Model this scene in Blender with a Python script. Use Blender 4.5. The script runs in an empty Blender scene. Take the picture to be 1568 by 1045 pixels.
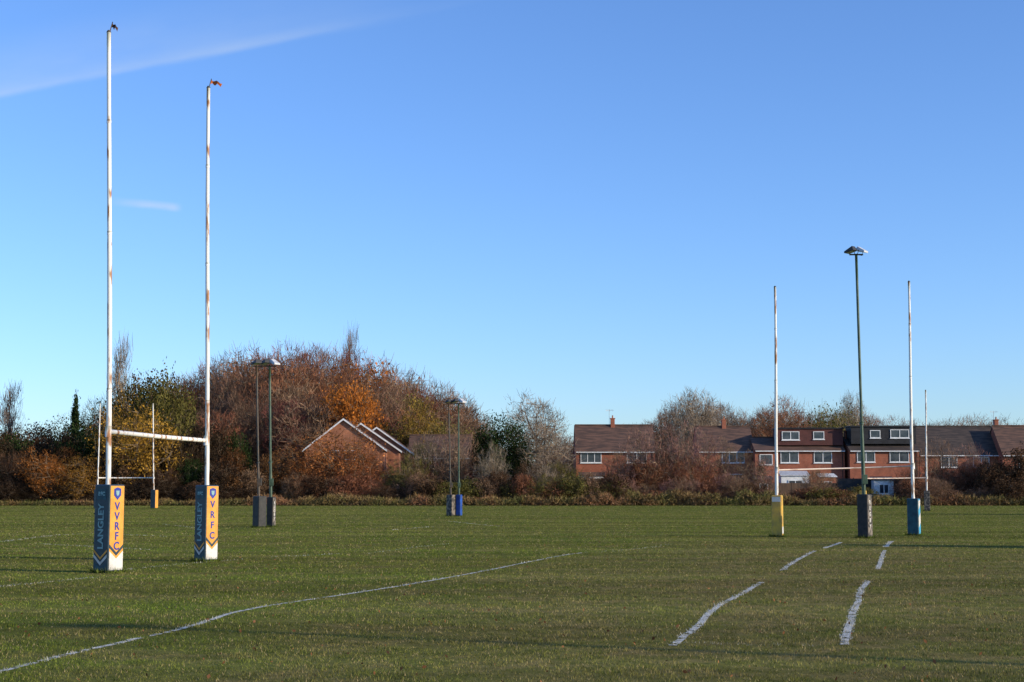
import bpy, math, random
import numpy as np
from mathutils import Vector
random.seed(7); rng=np.random.default_rng(7)
scene=bpy.context.scene
scene.view_settings.view_transform='Standard'; scene.view_settings.look='None'; scene.view_settings.exposure=0
F=2318.0; CX=784.0; CY=522.5; HOR=753.0; H=1.72
TH=math.atan((HOR-CY)/F); C_,S_=math.cos(TH),math.sin(TH)
def ray(u,v):
    a=(u-CX)/F; b=(CY-v)/F
    return a, C_-b*S_, S_+b*C_
def G(u,v):
    a,ry,rz=ray(u,v); t=-H/rz; return Vector((a*t,ry*t,0))
def W(u,v,Y):
    a,ry,rz=ray(u,v); t=Y/ry; return Vector((a*t,Y,H+rz*t))
# ------------------------------------------------------------ camera
cd=bpy.data.cameras.new('camera'); cam=bpy.data.objects.new('camera',cd); scene.collection.objects.link(cam)
cd.sensor_width=36; cd.lens=F/1568*36; cd.clip_end=6000; cd.clip_start=0.1
cam.location=(0,0,H); cam.rotation_euler=(math.pi/2+TH,0,0); scene.camera=cam
# ------------------------------------------------------------ sun + sky
SAZ=math.radians(23); SEL=math.radians(15)
sv=Vector((math.cos(SAZ)*math.cos(SEL),-math.sin(SAZ)*math.cos(SEL),math.sin(SEL)))
sd=bpy.data.lights.new('sun','SUN'); sd.energy=5; sd.angle=math.radians(0.53); sd.color=(1,0.87,0.66)
so=bpy.data.objects.new('sun',sd); scene.collection.objects.link(so); so.rotation_euler=sv.to_track_quat('Z','Y').to_euler()
so.location=(60,-20,40)
w=bpy.data.worlds.new('World'); scene.world=w; w.use_nodes=True; nt=w.node_tree; nt.nodes.clear()
def N(nt,t,**k):
    n=nt.nodes.new(t)
    for a,b in k.items(): setattr(n,a,b)
    return n
def lk(nt,a,b): nt.links.new(a,b)
def M(nt,op,a,b=None,c=None,clamp=False):
    n=N(nt,'ShaderNodeMath',operation=op,use_clamp=clamp)
    for i,x in enumerate((a,b,c)):
        if x is None: continue
        if isinstance(x,(int,float)): n.inputs[i].default_value=x
        else: lk(nt,x,n.inputs[i])
    return n.outputs[0]
sky=N(nt,'ShaderNodeTexSky',sky_type='NISHITA',sun_disc=False)
sky.sun_elevation=SEL; sky.sun_rotation=math.atan2(sv.x,sv.y); sky.altitude=50; sky.air_density=1.0; sky.dust_density=0.3; sky.ozone_density=3.0
tc=N(nt,'ShaderNodeTexCoord'); sep=N(nt,'ShaderNodeSeparateXYZ'); lk(nt,tc.outputs['Generated'],sep.inputs[0])
yy=M(nt,'MAXIMUM',sep.outputs[1],0.05)
px=M(nt,'DIVIDE',sep.outputs[0],yy); pz=M(nt,'DIVIDE',sep.outputs[2],yy)
front=M(nt,'GREATER_THAN',sep.outputs[1],0.1)
def streak(p0,p1,lo,hi,s0,s1,amp,nscale,stretch,nlo=0.25):
    # thin high cloud (vapour trail) along a great circle between two sky directions
    a=ray(*p0); b=ray(*p1); A=np.array([a[0]/a[1],a[2]/a[1]]); B=np.array([b[0]/b[1],b[2]/b[1]])
    t=(B-A); L=np.linalg.norm(t); t/=L; n=np.array([-t[1],t[0]])
    dx=M(nt,'SUBTRACT',px,float(A[0])); dz=M(nt,'SUBTRACT',pz,float(A[1]))
    s=M(nt,'ADD',M(nt,'MULTIPLY',dx,float(t[0])),M(nt,'MULTIPLY',dz,float(t[1])))
    d=M(nt,'ADD',M(nt,'MULTIPLY',dx,float(n[0])),M(nt,'MULTIPLY',dz,float(n[1])))
    cb=N(nt,'ShaderNodeCombineXYZ'); lk(nt,M(nt,'MULTIPLY',s,stretch),cb.inputs[0]); lk(nt,d,cb.inputs[1])
    nz=N(nt,'ShaderNodeTexNoise'); nz.inputs['Scale'].default_value=nscale; nz.inputs['Detail'].default_value=5; lk(nt,cb.outputs[0],nz.inputs['Vector'])
    nn=nz.outputs[0]
    d2=M(nt,'ADD',d,M(nt,'MULTIPLY',M(nt,'SUBTRACT',nn,0.5),abs(lo)*1.4))
    def ramp(x,a,b):
        m=N(nt,'ShaderNodeMapRange',interpolation_type='SMOOTHSTEP'); lk(nt,x,m.inputs[0]); m.inputs[1].default_value=a; m.inputs[2].default_value=b
        return m.outputs[0]
    m=M(nt,'MULTIPLY',ramp(d2,-abs(lo),0),ramp(d2,hi,0))
    m=M(nt,'MULTIPLY',m,M(nt,'MULTIPLY',ramp(s,s0[0]*L,s0[1]*L),ramp(s,s1[1]*L,s1[0]*L)))
    m=M(nt,'MULTIPLY',m,ramp(nn,nlo,0.7))
    return M(nt,'MULTIPLY',m,amp*1.0)
k=1/F
m1=streak((0,140),(720,2),14*k,110*k,(-1.5,-0.6),(0.1,1.0),0.38,16,0.35,0.15)
m1b=streak((0,142),(720,2),9*k,18*k,(-1.5,-0.6),(0.5,1.15),0.16,45,0.2)
m2=streak((165,308),(280,319),8*k,9*k,(-0.1,0.6),(0.85,1.02),0.7,60,0.25,0.0)
mm=M(nt,'MULTIPLY',M(nt,'ADD',M(nt,'ADD',m1,m1b),m2),front,clamp=True)
tint=N(nt,'ShaderNodeMix',data_type='RGBA',blend_type='MULTIPLY'); tint.inputs[0].default_value=1; lk(nt,sky.outputs[0],tint.inputs[6]); tint.inputs[7].default_value=(0.93,1.15,1.60,1)
mix=N(nt,'ShaderNodeMix',data_type='RGBA'); lk(nt,mm,mix.inputs[0]); lk(nt,tint.outputs[2],mix.inputs[6]); mix.inputs[7].default_value=(3.9,4.7,5.8,1)
bg=N(nt,'ShaderNodeBackground'); bg.inputs[1].default_value=0.15; lk(nt,mix.outputs[2],bg.inputs[0])
wo=N(nt,'ShaderNodeOutputWorld'); lk(nt,bg.outputs[0],wo.inputs[0])
# ------------------------------------------------------------ materials
def newmat(name):
    m=bpy.data.materials.new(name); m.use_nodes=True; m.node_tree.nodes.clear()
    return m,m.node_tree
def noise(nt,vec,scale,detail=3,rough=0.5):
    n=N(nt,'ShaderNodeTexNoise'); n.inputs['Scale'].default_value=scale; n.inputs['Detail'].default_value=detail; n.inputs['Roughness'].default_value=rough
    if vec is not None: lk(nt,vec,n.inputs['Vector'])
    return n.outputs[0]
def mr(nt,x,a,b,c=0,d=1):
    m=N(nt,'ShaderNodeMapRange'); lk(nt,x,m.inputs[0])
    for i,v in zip((1,2,3,4),(a,b,c,d)): m.inputs[i].default_value=v
    return m.outputs[0]
def mixc(nt,f,a,b,mode='MIX'):
    m=N(nt,'ShaderNodeMix',data_type='RGBA',blend_type=mode)
    if isinstance(f,(int,float)): m.inputs[0].default_value=f
    else: lk(nt,f,m.inputs[0])
    for i,x in ((6,a),(7,b)):
        if isinstance(x,tuple): m.inputs[i].default_value=(*x[:3],1)
        else: lk(nt,x,m.inputs[i])
    return m.outputs[2]
def mat(name,c1,c2=None,scale=3,rough=0.6,lo=0.4,hi=0.6,bump=0,spec=0.3,detail=4,stretch=None,metal=0):
    m,nt=newmat(name); tc=N(nt,'ShaderNodeTexCoord'); vec=tc.outputs['Object']
    if stretch:
        mp=N(nt,'ShaderNodeMapping'); mp.inputs['Scale'].default_value=stretch; lk(nt,vec,mp.inputs[0]); vec=mp.outputs[0]
    p=N(nt,'ShaderNodeBsdfPrincipled'); o=N(nt,'ShaderNodeOutputMaterial'); lk(nt,p.outputs[0],o.inputs[0])
    c2=c2 or tuple(x*0.8 for x in c1)
    nz=noise(nt,vec,scale,detail)
    lk(nt,mixc(nt,mr(nt,nz,lo,hi),c1,c2),p.inputs['Base Color'])
    p.inputs['Roughness'].default_value=rough; p.inputs['Specular IOR Level'].default_value=spec; p.inputs['Metallic'].default_value=metal
    if bump:
        b=N(nt,'ShaderNodeBump'); b.inputs['Strength'].default_value=bump; b.inputs['Distance'].default_value=0.02
        lk(nt,noise(nt,vec,scale*3,3),b.inputs['Height']); lk(nt,b.outputs[0],p.inputs['Normal'])
    return m
def foliage(name,transl=0.3,objcol=True,fixed=(0.1,0.08,0.05)):
    m,nt=newmat(name); tc=N(nt,'ShaderNodeTexCoord'); oi=N(nt,'ShaderNodeObjectInfo')
    at=N(nt,'ShaderNodeAttribute',attribute_name='rnd')
    a=mr(nt,noise(nt,tc.outputs['Object'],5,1),0.35,0.65,0.55,1.35)
    b=mr(nt,at.outputs['Fac'],0,1,0.55,1.45)
    f=M(nt,'MULTIPLY',a,b)
    cb=N(nt,'ShaderNodeCombineXYZ')
    for i in range(3): lk(nt,f,cb.inputs[i])
    c=mixc(nt,1.0,oi.outputs['Color'] if objcol else fixed,cb.outputs[0],'MULTIPLY')
    d=N(nt,'ShaderNodeBsdfDiffuse'); lk(nt,c,d.inputs[0]); o=N(nt,'ShaderNodeOutputMaterial')
    if transl:
        t=N(nt,'ShaderNodeBsdfTranslucent'); lk(nt,c,t.inputs[0])
        ms=N(nt,'ShaderNodeMixShader'); ms.inputs[0].default_value=transl; lk(nt,d.outputs[0],ms.inputs[1]); lk(nt,t.outputs[0],ms.inputs[2]); lk(nt,ms.outputs[0],o.inputs[0])
    else: lk(nt,d.outputs[0],o.inputs[0])
    return m
M_BARK=foliage('bark',0.0,False,(0.20,0.145,0.095)); M_LEAF=foliage('foliage',0.25); 
M_POST=mat('white_paint_rust',(0.80,0.77,0.70),(0.36,0.17,0.075),scale=2.0,lo=0.535,hi=0.62,rough=0.45,stretch=(4,4,0.8),detail=8)
M_POSTR=mat('cream_paint_rust',(0.62,0.50,0.42),(0.30,0.15,0.09),scale=2.2,lo=0.5,hi=0.68,rough=0.5,stretch=(.7,3,3),detail=6)
M_WHITE=mat('white_paint',(0.8,0.8,0.78),(0.66,0.66,0.64),scale=2)
M_GREENPOLE=mat('green_pole_paint',(0.075,0.115,0.075),(0.045,0.075,0.045),scale=3,rough=0.4)
M_DARKPOLE=mat('dark_pole_paint',(0.05,0.05,0.042),(0.11,0.075,0.05),scale=3,rough=0.5)
M_LAMP=mat('lamp_housing',(0.65,0.66,0.66),(0.5,0.5,0.5),rough=0.4,spec=0.5)
M_LAMPD=mat('lamp_housing_dark',(0.05,0.05,0.05),rough=0.5)
M_GLASSL=mat('lamp_glass',(0.6,0.62,0.62),rough=0.1,spec=0.8)
M_NAVY=mat('pad_navy',(0.022,0.045,0.06),(0.035,0.06,0.075),scale=4,rough=0.45,spec=0.4,bump=0.4)
M_AMBER=mat('pad_amber',(0.80,0.35,0.06),(0.68,0.29,0.045),scale=4,rough=0.45,bump=0.3)
M_PWHITE=mat('pad_white',(0.66,0.63,0.58),(0.5,0.47,0.42),scale=6,rough=0.5)
M_BLUE=mat('pad_blue_print',(0.03,0.05,0.30),rough=0.5)
M_TEAL=mat('pad_teal_print',(0.26,0.42,0.42),rough=0.5)
M_BLACKP=mat('pad_black',(0.02,0.02,0.02),(0.035,0.032,0.03),scale=5,rough=0.5,bump=0.4)
M_GREYP=mat('pad_grey',(0.20,0.165,0.13),(0.05,0.045,0.04),scale=5,rough=0.6,lo=0.42,hi=0.55,bump=0.4)
M_YELP=mat('pad_yellow',(0.66,0.40,0.06),(0.45,0.28,0.07),scale=4,rough=0.55,bump=0.4)
M_SKYP=mat('pad_sky_blue',(0.07,0.38,0.60),(0.05,0.28,0.45),scale=4,rough=0.5)
M_BLUEP=mat('pad_blue',(0.02,0.08,0.35),(0.02,0.05,0.2),scale=4,rough=0.5)
M_TEALP=mat('pad_dark_teal',(0.03,0.10,0.12),(0.02,0.06,0.08),scale=4,rough=0.5)
M_ORFLAG=mat('flag_orange',(0.55,0.13,0.02),(0.40,0.10,0.02),rough=0.8); M_DKFLAG=mat('flag_dark',(0.10,0.05,0.035),rough=0.8)
M_ROOF=mat('roof_tiles',(0.155,0.085,0.058),(0.08,0.05,0.038),scale=1.2,rough=0.8,stretch=(0.6,3,3),detail=6)
M_ROOFD=mat('roof_tiles_dark',(0.085,0.062,0.05),(0.045,0.036,0.032),scale=1.2,rough=0.8,stretch=(0.6,3,3),detail=6)
def brick(name,c1,c2,mortar):
    m,nt=newmat(name); tc=N(nt,'ShaderNodeTexCoord'); sp=N(nt,'ShaderNodeSeparateXYZ'); lk(nt,tc.outputs['Object'],sp.inputs[0])
    cb=N(nt,'ShaderNodeCombineXYZ'); lk(nt,M(nt,'ADD',sp.outputs[0],sp.outputs[1]),cb.inputs[0]); lk(nt,sp.outputs[2],cb.inputs[1])
    b=N(nt,'ShaderNodeTexBrick'); lk(nt,cb.outputs[0],b.inputs[0]); b.inputs['Color1'].default_value=(*c1,1); b.inputs['Color2'].default_value=(*c2,1); b.inputs['Mortar'].default_value=(*mortar,1)
    b.inputs['Scale'].default_value=1; b.inputs['Brick Width'].default_value=0.225; b.inputs['Row Height'].default_value=0.075; b.inputs['Mortar Size'].default_value=0.006
    nz=noise(nt,tc.outputs['Object'],0.9,5); f=mr(nt,nz,0.3,0.7,0.7,1.2); c3=N(nt,'ShaderNodeCombineXYZ')
    for i in range(3): lk(nt,f,c3.inputs[i])
    p=N(nt,'ShaderNodeBsdfPrincipled'); p.inputs['Roughness'].default_value=0.85; lk(nt,mixc(nt,1.0,b.outputs[0],c3.outputs[0],'MULTIPLY'),p.inputs['Base Color'])
    o=N(nt,'ShaderNodeOutputMaterial'); lk(nt,p.outputs[0],o.inputs[0]); return m
M_BRICK=brick('red_brick',(0.37,0.10,0.045),(0.28,0.075,0.035),(0.28,0.17,0.12))
M_BRICKO=brick('orange_brick',(0.42,0.145,0.06),(0.34,0.11,0.05),(0.32,0.22,0.15))
M_BRICKD=brick('dark_red_cladding',(0.11,0.032,0.024),(0.09,0.026,0.02),(0.07,0.03,0.03))
M_CLAD=mat('black_cladding',(0.016,0.016,0.018),(0.024,0.024,0.027),scale=2)
M_GLASS=mat('window_glass',(0.03,0.04,0.05),(0.07,0.08,0.09),scale=0.8,rough=0.08,spec=0.5)
M_FENCE=mat('fence_wood',(0.15,0.09,0.055),(0.09,0.055,0.035),scale=2,stretch=(6,6,0.5))
# ------------------------------------------------------------ mesh helpers
def obj(name,me,parent=None,loc=None):
    o=bpy.data.objects.new(name,me); scene.collection.objects.link(o)
    if parent is not None: o.parent=parent
    if loc is not None: o.location=loc
    return o
def empty(name,loc=(0,0,0),rz=0):
    e=bpy.data.objects.new(name,None); scene.collection.objects.link(e); e.location=loc; e.rotation_euler=(0,0,rz); e.empty_display_size=0.5; return e
def pyd(name,V,Fc,mt,parent=None,loc=None,smooth=False):
    me=bpy.data.meshes.new(name); me.from_pydata([tuple(v) for v in V],[],Fc); me.update()
    me.materials.append(mt)
    if smooth: me.shade_smooth()
    return obj(name,me,parent,loc)
def box(name,x0,x1,y0,y1,z0,z1,mt,parent=None,bevel=0):
    V=[(x0,y0,z0),(x1,y0,z0),(x1,y1,z0),(x0,y1,z0),(x0,y0,z1),(x1,y0,z1),(x1,y1,z1),(x0,y1,z1)]
    Fc=[(0,3,2,1),(4,5,6,7),(0,1,5,4),(1,2,6,5),(2,3,7,6),(3,0,4,7)]
    o=pyd(name,V,Fc,mt,parent)
    if bevel:
        b=o.modifiers.new('bevel','BEVEL'); b.width=bevel; b.segments=3
    return o
def tube(name,pts,rad,mt,parent=None,n=14,cap=True):
    V=[];Fc=[]
    pts=[Vector(p) for p in pts]
    for i,p in enumerate(pts):
        d=(pts[min(i+1,len(pts)-1)]-pts[max(i-1,0)]).normalized()
        a=Vector((0,0,1)) if abs(d.z)<0.8 else Vector((1,0,0))
        u=d.cross(a).normalized(); q=d.cross(u).normalized()
        for j in range(n):
            t=2*math.pi*j/n; V.append(p+(u*math.cos(t)+q*math.sin(t))*rad[i])
    for i in range(len(pts)-1):
        for j in range(n):
            Fc.append((i*n+j,i*n+(j+1)%n,(i+1)*n+(j+1)%n,(i+1)*n+j))
    if cap: Fc.append(tuple(range(n))); Fc.append(tuple(reversed(range((len(pts)-1)*n,len(pts)*n))))
    return pyd(name,V,Fc,mt,parent,smooth=True)
def quadmesh(name,Q,mats,midx=None,attr=None,k=4):
    Q=np.ascontiguousarray(Q,dtype=np.float32); nf=Q.shape[0]; me=bpy.data.meshes.new(name)
    me.vertices.add(nf*k); me.vertices.foreach_set('co',Q.reshape(-1))
    me.loops.add(nf*k); me.loops.foreach_set('vertex_index',np.arange(nf*k,dtype=np.int32))
    me.polygons.add(nf); me.polygons.foreach_set('loop_start',np.arange(0,nf*k,k,dtype=np.int32))
    for m in mats: me.materials.append(m)
    if midx is not None: me.polygons.foreach_set('material_index',midx.astype(np.int32))
    if attr is None: attr={'rnd':rng.random(nf)}
    for an,av in attr.items():
        a=me.attributes.new(an,'FLOAT','FACE'); a.data.foreach_set('value',av.astype(np.float32))
    me.update(calc_edges=True); return me
# ------------------------------------------------------------ lines on pitch
def smooth(P,n=5):
    out=[]
    for i in range(len(P)-1):
        p0=P[max(0,i-1)];p1=P[i];p2=P[i+1];p3=P[min(len(P)-1,i+2)]
        for k in range(n):
            t=k/n; out.append(0.5*((2*p1)+(p2-p0)*t+(2*p0-5*p1+4*p2-p3)*t*t+(3*p1-p0-3*p2+p3)*t**3))
    out.append(P[-1]); return out
LINES=[([(-200,1075),(0,1029),(100,1004),(200,981),(290,960),(350,941),(400,930),(480,918),(560,906),(640,893),(740,875),(850,853),(890,847)],0.125,0.42,1),
 ([(890,847),(960,842),(1030,833)],0.13,0.5,.5),
 ([(1030,989),(1063,963),(1095,932),(1130,913),(1167,892)],0.135,0.34,1),([(1197,874),(1222,857),(1248,844)],0.15,0.34,1),([(1262,840),(1288,831)],0.18,0.3,1),
 ([(1293,988),(1303,950),(1312,925),(1318,905),(1329,890)],0.14,0.34,1),([(1344,872),(1355,843)],0.15,0.3,1),([(1356,838),(1366,829)],0.18,0.3,1),
 ([(1040,984),(1150,988),(1290,990)],0.14,0.5,.5),
 ([(-60,905),(0,899),(140,885)],0.22,0.15,.8),([(190,873),(280,864),(370,857)],0.22,0.2,.75),([(420,853),(530,848)],0.22,0.2,.75),([(562,848),(640,838),(690,833)],0.17,0.3,.75),
 ([(940,845),(1010,837)],0.22,0.3,.5),([(600,812),(660,807)],0.35,0.2,.8),([(690,799),(760,806)],0.35,0.2,.8),([(0,830),(120,818),(260,822)],0.4,0.2,.7),([(60,833),(230,842)],0.35,0.3,.6),([(250,803),(330,812)],0.4,0.3,.6)]
def vnoise(x,y,s):
    return (np.sin(x*s*1.3+1.7*np.sin(y*s*0.7))+np.sin(y*s*1.9+2.1*np.sin(x*s*1.1+2))+np.sin((x+y)*s*3.1+1.3))/6+0.5
segs=[]
for pts,wd,wear,lev in LINES:
    P=smooth([G(*p) for p in pts])
    for i in range(1,len(P)-1): P[i]=P[i]+Vector((random.uniform(-.015,.015),0,0))
    for a,b in zip(P[:-1],P[1:]): segs.append((a.x,a.y,b.x,b.y,wd,wear,lev))
# ------------------------------------------------------------ ground
def grass_color(nt,vec):
    n1=noise(nt,vec,0.10,4,0.6); n2=noise(nt,vec,0.7,4,0.65); n3=noise(nt,vec,9,3,0.6); n4=noise(nt,vec,2.6,3,0.6)
    c=mixc(nt,mr(nt,n1,0.40,0.60),(0.165,0.225,0.028),(0.262,0.272,0.048))
    c=mixc(nt,mr(nt,n2,0.45,0.65,0,0.75),c,(0.34,0.265,0.095))
    sp=N(nt,'ShaderNodeSeparateXYZ'); lk(nt,vec,sp.inputs[0])
    dx=M(nt,'DIVIDE',M(nt,'SUBTRACT',sp.outputs[0],M(nt,'MULTIPLY',sp.outputs[1],0.21)),7.5); dy=M(nt,'DIVIDE',M(nt,'SUBTRACT',sp.outputs[1],30),28)
    r=M(nt,'ADD',M(nt,'MULTIPLY',dx,dx),M(nt,'MULTIPLY',dy,dy))
    wmask=M(nt,'MULTIPLY',mr(nt,r,1.4,0,0,1),mr(nt,n2,0.3,0.6,0.3,1.0),clamp=True)
    c=mixc(nt,M(nt,'MULTIPLY',wmask,0.85),c,(0.35,0.25,0.11))
    c=mixc(nt,mr(nt,n4,0.42,0.62,0.0,0.65),c,(0.10,0.13,0.020))
    c=mixc(nt,mr(nt,n3,0.3,0.7,0.0,0.45),c,(0.10,0.115,0.022))
    # mowing passes: long, slightly irregular swathes running across the pitch
    mp=N(nt,'ShaderNodeMapping'); mp.inputs['Scale'].default_value=(0.018,0.30,1); mp.inputs['Rotation'].default_value=(0,0,0.06); lk(nt,vec,mp.inputs[0])
    g=mr(nt,noise(nt,mp.outputs[0],1.0,4,0.65),0.36,0.64,0.74,1.2); cb=N(nt,'ShaderNodeCombineXYZ')
    for i in range(3): lk(nt,g,cb.inputs[i])
    return mixc(nt,1.0,c,cb.outputs[0],'MULTIPLY')
gm,nt=newmat('grass_ground'); tc=N(nt,'ShaderNodeTexCoord'); c=grass_color(nt,tc.outputs['Object'])
d=N(nt,'ShaderNodeBsdfDiffuse'); lk(nt,mixc(nt,0.35,c,(0.14,0.10,0.05)),d.inputs[0]); o=N(nt,'ShaderNodeOutputMaterial'); lk(nt,d.outputs[0],o.inputs[0])
pyd('ground',[(-2500,-200,0),(2500,-200,0),(2500,5000,0),(-2500,5000,0)],[(0,1,2,3)],gm)
bm,nt=newmat('grass_blades'); tc=N(nt,'ShaderNodeTexCoord'); c=grass_color(nt,tc.outputs['Object'])
at=N(nt,'ShaderNodeAttribute',attribute_name='rnd'); pt=N(nt,'ShaderNodeAttribute',attribute_name='paint')
f=mr(nt,at.outputs['Fac'],0,1,0.5,1.5); cb=N(nt,'ShaderNodeCombineXYZ')
for i in range(3): lk(nt,f,cb.inputs[i])
c=mixc(nt,1.0,c,cb.outputs[0],'MULTIPLY')
c=mixc(nt,mr(nt,at.outputs['Fac'],0.88,0.92),c,(0.40,0.31,0.15))
c=mixc(nt,pt.outputs['Fac'],c,(0.64,0.61,0.54))
d=N(nt,'ShaderNodeBsdfDiffuse'); t=N(nt,'ShaderNodeBsdfTranslucent'); lk(nt,c,d.inputs[0]); lk(nt,c,t.inputs[0]); ms=N(nt,'ShaderNodeMixShader'); ms.inputs[0].default_value=0.3
lk(nt,d.outputs[0],ms.inputs[1]); lk(nt,t.outputs[0],ms.inputs[2]); o=N(nt,'ShaderNodeOutputMaterial'); lk(nt,ms.outputs[0],o.inputs[0])
NB=620000
Y=11.5*(192/11.5)**rng.random(NB); X=(rng.random(NB)*2-1)*(0.41*Y+2)
wd=0.0045*(Y/15)*(0.7+0.6*rng.random(NB)); ht=(0.013+0.023*rng.random(NB)**1.5)*(0.5+1.0*vnoise(X,Y,1.7))
ang=rng.random(NB)*2*np.pi; ax=np.cos(ang)*wd; ay=np.sin(ang)*wd
ln=rng.normal(0,0.016,(NB,2))
T=np.zeros((NB,3,3)); T[:,0]=np.stack([X-ax,Y-ay,np.full(NB,-0.002)],1); T[:,1]=np.stack([X+ax,Y+ay,np.full(NB,-0.002)],1); T[:,2]=np.stack([X+ln[:,0],Y+ln[:,1],ht],1)
paint=np.zeros(NB); nzv=vnoise(X,Y,2.3)*0.6+vnoise(X+5,Y,7)*0.4; ev=0.6+0.8*vnoise(X,Y,5); rr_=rng.random(NB)
for (x0,y0,x1,y1,lw,wear,lev) in segs:
    sel=np.nonzero((Y>min(y0,y1)-.3)&(Y<max(y0,y1)+.3)&(X>min(x0,x1)-.3)&(X<max(x0,x1)+.3))[0]
    if not len(sel): continue
    dx,dy=x1-x0,y1-y0; L2=dx*dx+dy*dy; xs_,ys_=X[sel],Y[sel]
    t=np.clip(((xs_-x0)*dx+(ys_-y0)*dy)/L2,0,1); dist=np.hypot(xs_-x0-t*dx,ys_-y0-t*dy)
    ok=(dist<lw/2*ev[sel])&(nzv[sel]>wear*0.75)&(rr_[sel]>0.2+wear*0.5)
    paint[sel[ok]]=(0.55+0.45*rng.random(ok.sum()))*lev
me=quadmesh('grass',T,[bm],attr={'rnd':rng.random(NB),'paint':paint},k=3); obj('grass',me)
lm,nt=newmat('pitch_line_paint'); tc=N(nt,'ShaderNodeTexCoord'); at=N(nt,'ShaderNodeAttribute',attribute_name='wear')
n=noise(nt,tc.outputs['Object'],6,5,0.7); n5=noise(nt,tc.outputs['Object'],0.9,3,0.6); msk=M(nt,'GREATER_THAN',M(nt,'ADD',n,M(nt,'MULTIPLY',M(nt,'SUBTRACT',n5,0.5),0.5)),M(nt,'ADD',0.36,M(nt,'MULTIPLY',at.outputs['Fac'],0.28)))
d=N(nt,'ShaderNodeBsdfDiffuse'); d.inputs[0].default_value=(0.58,0.56,0.49,1); tr=N(nt,'ShaderNodeBsdfTransparent'); ms=N(nt,'ShaderNodeMixShader')
lk(nt,msk,ms.inputs[0]); lk(nt,tr.outputs[0],ms.inputs[1]); lk(nt,d.outputs[0],ms.inputs[2]); o=N(nt,'ShaderNodeOutputMaterial'); lk(nt,ms.outputs[0],o.inputs[0])
Q=[];wr=[]
for (x0,y0,x1,y1,lw,wear,lev) in segs:
    if lev<0.9: continue
    dx,dy=x1-x0,y1-y0; L=math.hypot(dx,dy); nx,ny=-dy/L*lw/2*0.7,dx/L*lw/2*0.7
    Q.append([(x0-nx,y0-ny,.005),(x1-nx,y1-ny,.005),(x1+nx,y1+ny,.005),(x0+nx,y0+ny,.005)]); wr.append(wear)
obj('pitch_markings',quadmesh('pitch_markings',np.array(Q),[lm],attr={'wear':np.array(wr)}))
def leafq(C,s,rng):
    n=len(C); a=rng.normal(size=(n,3)); a/=np.linalg.norm(a,axis=1,keepdims=True); b=rng.normal(size=(n,3)); b-=a*(a*b).sum(1,keepdims=True); b/=np.linalg.norm(b,axis=1,keepdims=True)
    s=np.asarray(s).reshape(-1,1); a=a*s; b=b*s*0.65
    return np.stack([C-a,C-b,C+a,C+b],1)
NL=800; Y=12*(60/12)**rng.random(NL); X=(rng.random(NL)*2-1)*(0.4*Y+1)
fl=obj('fallen_leaves',quadmesh('fallen_leaves',leafq(np.stack([X,Y,np.full(NL,0.025)],1),0.014+0.018*rng.random(NL),rng),[M_LEAF])); fl.color=(0.22,0.10,0.045,1)
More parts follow.
